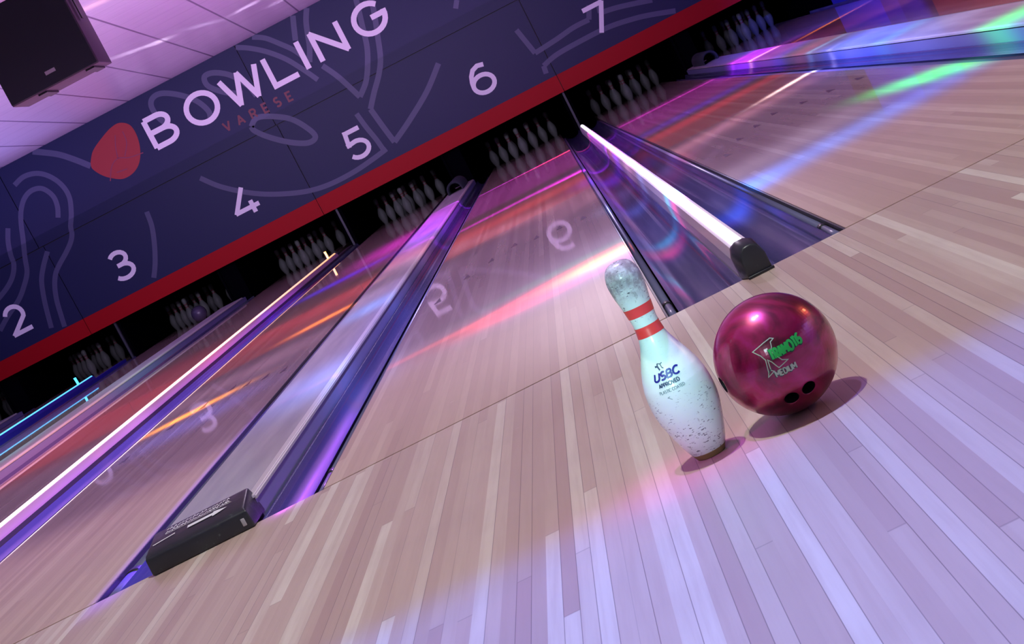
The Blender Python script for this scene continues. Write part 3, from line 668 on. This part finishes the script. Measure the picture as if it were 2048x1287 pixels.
ART = [
 (.080, [(-5.261, 3.01), (-4.995, 2.837), (-4.826, 2.675), (-4.667, 2.493)]),
 (.067, [(-5.692, 2.73), (-5.527, 2.773), (-5.349, 2.732), (-5.214, 2.614), (-5.129, 2.443), (-5.119, 2.262), (-5.198, 2.066), (-5.291, 1.917), (-5.327, 1.817), (-5.394, 1.732), (-5.518, 1.637), (-5.674, 1.538), (-5.779, 1.452), (-5.868, 1.319), (-5.94, 1.136), (-5.989, 0.921), (-6.019, 0.776)]),
 (.067, [(-5.385, 2.093), (-5.32, 2.227), (-5.306, 2.377), (-5.385, 2.525), (-5.523, 2.566), (-5.66, 2.518), (-5.777, 2.4), (-5.863, 2.247), (-5.943, 2.051), (-6.041, 1.823), (-6.112, 1.642), (-6.248, 1.491), (-6.398, 1.368), (-6.63, 1.246), (-6.822, 1.123)]),
 (.067, [(-6.05, 2.273), (-6.138, 2.111), (-6.193, 1.941), (-6.218, 1.814), (-6.312, 1.683), (-6.462, 1.58), (-6.676, 1.49)]),
 (.067, [(-5.73, 1.765), (-5.872, 1.619), (-5.982, 1.476), (-6.053, 1.313), (-6.118, 1.107), (-6.186, 0.841)]),
 (.067, [(-4.296, 1.627), (-4.327, 1.426), (-4.414, 1.194), (-4.525, 0.974), (-4.634, 0.811)]),
 (.067, [(-3.45, 1.696), (-3.262, 1.474), (-2.976, 1.24), (-2.683, 1.066), (-2.304, 0.91), (-1.979, 0.846), (-1.624, 0.842), (-1.298, 0.878), (-1.075, 0.916)]),
 (.073, [(-2.965, 2.306), (-2.932, 2.414), (-3.009, 2.603), (-3.172, 2.774), (-3.362, 2.896), (-3.499, 2.903), (-3.573, 2.816), (-3.558, 2.633), (-3.47, 2.463)]),
 (.073, [(-2.276, 2.304), (-2.313, 2.473), (-2.45, 2.692), (-2.634, 2.823), (-2.77, 2.831), (-2.778, 2.698), (-2.615, 2.527), (-2.42, 2.415)]),
 (.073, [(-2.526, 1.981), (-2.413, 2.049), (-2.241, 1.987), (-2.017, 1.835), (-1.874, 1.624), (-1.836, 1.479), (-1.963, 1.456), (-2.179, 1.578), (-2.388, 1.761), (-2.512, 1.912), (-2.526, 1.981)]),
 (.067, [(-2.221, 2.979), (-2.074, 2.895), (-1.891, 2.751), (-1.715, 2.559), (-1.601, 2.382), (-1.52, 2.238), (-1.46, 2.122)]),
 (.067, [(-1.968, 3.0), (-1.822, 2.911), (-1.68, 2.754), (-1.556, 2.597), (-1.456, 2.393)]),
 (.073, [(-1.363, 3.0), (-1.413, 2.88), (-1.482, 2.703)]),
 (.073, [(-1.157, 3.005), (-1.242, 2.86), (-1.306, 2.69), (-1.357, 2.546), (-1.449, 2.372)]),
 (.073, [(-1.32, 2.255), (-1.199, 2.024), (-1.07, 1.676)]),
 (.073, [(-1.07, 1.676), (-0.913, 1.809), (-0.793, 1.987), (-0.688, 2.204), (-0.616, 2.473), (-0.537, 2.786), (-.50, 2.99)]),
 (.073, [(-.30, 2.98), (-0.375, 2.636), (-0.495, 2.275), (-0.601, 1.991), (-0.72, 1.813), (-0.88, 1.639), (-1.021, 1.471)]),
 (.073, [(-1.021, 1.471), (-0.983, 1.212), (-0.938, 0.948)]), (.073, [(-0.938, 0.948), (-0.639, 1.105), (-0.257, 1.338), (0.047, 1.592)]),
 (.067, [(-1.214, 1.501), (-1.182, 1.296), (-1.137, 1.084), (-1.112, 0.899)]),
 (.067, [(1.148, 1.512), (1.231, 1.136)]), (.067, [(1.231, 1.136), (1.559, 1.167), (1.826, 1.202), (2.049, 1.2)]), (.067, [(2.049, 1.2), (2.132, 1.366)]),
 (.067, [(1.241, 0.834), (1.256, 0.938)]), (.067, [(1.256, .938), (1.47, 0.99), (1.827, 1.005), (2.223, 1.0), (2.568, 0.947), (2.81, 0.885), (3.101, 0.79)]),
 (.067, [(2.251, 1.33), (2.217, 1.212)]), (.067, [(2.217, 1.212), (2.434, 1.175), (2.676, 1.113), (2.893, 1.051)]),
 (.067, [(0.633, 2.206), (0.569, 2.115)]),
]
for i, (wd, pts) in enumerate(ART):
    sp = smooth_path(pts, 6); runs = {}; cur = None
    for a, b_ in zip(sp[:-1], sp[1:]):
        ow = owner((a[0] + b_[0]) / 2, (a[1] + b_[1]) / 2)
        if cur and cur[0] is ow: cur[1].append(b_)
        else:
            cur = (ow, [a, b_]); runs.setdefault(i, []).append(cur)
    for ow, pp in runs[i]:
        mb = MB(); stroke(mb, pp, wd, flat(.0012 + .00002 * i)); part_on(mb, 'artwork_line', M['swoosh'], ow)
# big lettering
def word_letter(ch, x0, zb, h, wpx, par, nm='letter'):
    g, wd = GLY[ch]; mb = MB()
    sx = (wpx / h / wd) if wd else 1
    layered(mb, [[(x0 + p[0] * h * sx, zb + p[1] * h) for p in st] for st in g], .072, flat(.004), [ch in 'O'] * len(g), .0006)
    o = part_on(mb, nm, M['letter'], par); return o
HL = .385
for ch, x0, wd in (('B', -3.765, .34), ('O', -3.20, .42), ('L', -1.985, .34), ('I', -1.49, 0), ('N', -1.285, .37)):
    word_letter(ch, x0, 2.30, HL, wd, upper[1] if ch in 'BO' else upper[2], 'letter_' + ch.lower())
word_letter('G', -.70, 2.32, HL, .42, upper[2], 'letter_g'); word_letter('W', -2.635, 2.30, HL, .52, upper[1], 'letter_w')
# red word under it
mb = MB(); text(mb, 'VARESE', -2.85, 2.075, .115, .026, lambda a, q, lf=0: (a, YM - .003 - lf, q - .03 * (a + 2.85)), gap=.95, sx=1.0, lift=.0006); part_on(mb, 'red_word', M['redtext'], upper[1])
# logo blob
lp = [(-4.645, 2.533), (-4.539, 2.655), (-4.341, 2.755), (-4.18, 2.812), (-4.05, 2.814), (-3.943, 2.728), (-3.927, 2.57), (-3.973, 2.392), (-4.07, 2.239), (-4.206, 2.157), (-4.365, 2.15), (-4.501, 2.231), (-4.601, 2.333), (-4.663, 2.453), (-4.645, 2.533)]
sp = smooth_path(lp, 5)[:-1]
mb = MB(); mb.add([(a, YM - .0035, b_) for a, b_ in sp], [tuple(range(len(sp)))]); part_on(mb, 'logo', M['logo'], upper[1])
mb = MB()
for pp in ([(-4.529, 2.20), (-4.42, 2.36), (-4.295, 2.417), (-4.16, 2.36), (-3.96, 2.33)], [(-4.295, 2.417), (-4.25, 2.56), (-4.18, 2.70)], [(-4.20, 2.40), (-4.09, 2.55), (-4.07, 2.70)], [(-4.40, 2.26), (-4.25, 2.24)]):
    stroke(mb, smooth_path(pp, 4), .014, flat(.0045))
part_on(mb, 'logo_lines', M['logodark'], upper[1])
# lane numbers
for ch, x0, par in (('2', -6.69, lower[0]), ('3', -5.07, lower[1]), ('4', -3.24, lower[1]), ('5', -1.53, lower[2]), ('6', .315, lower[2]), ('7', 2.02, lower[3])):
    g, wd = GLY[ch]; mb = MB(); h = .36
    layered(mb, [[(x0 + p[0] * h * 1.08, .975 + p[1] * h) for p in st] for st in g], .060, flat(.004), [ch == '6' and k == 0 for k in range(len(g))], .0006)
    part_on(mb, 'lane_number', M['letter'], par)

# ------------------------------------------------------------------ loudspeaker and ceiling tube
SY = 6.0
spk = empty('loudspeaker', (-1.62, SY, 2.10), 'black loudspeaker hanging from the purple ceiling at the top left', 'loudspeaker')
MB().box(-.335, .285, .012, .34, .0, .60).build('cabinet', M['spkside'], spk, bevel=.006)
MB().box(-.330, .280, -.012, .0115, .006, .594).build('grille', M['speaker'], spk, bevel=.004)
MB().box(-.045, .025, -.0145, -.0125, .075, .098).build('badge', M['badge'], spk)
MB().box(-.16, -.10, .03, .30, -.012, -.0005).build('mounting_foot', M['black'], spk); MB().box(.18, .24, .03, .30, -.012, -.0005).build('mounting_foot', M['black'], spk)
MB().box(.286, .296, .14, .20, .47, .54).build('side_handle', M['black'], spk, bevel=.004)
mb = MB(); mb.box(.298, .306, .10, .14, .30, .9115); mb.box(-.350, -.342, .10, .14, .30, .9115); mb.box(-.350, .306, .10, .14, .900, .9115); mb.build('bracket', M['black'], spk)
tb = MB().box(-3.75, -3.32, 10.25, 10.33, 2.985, 3.0115).build('ceiling_tube_light', M['tube'])
tag(tb, 'short white tube light on the ceiling beside the loudspeaker', 'ceiling light')
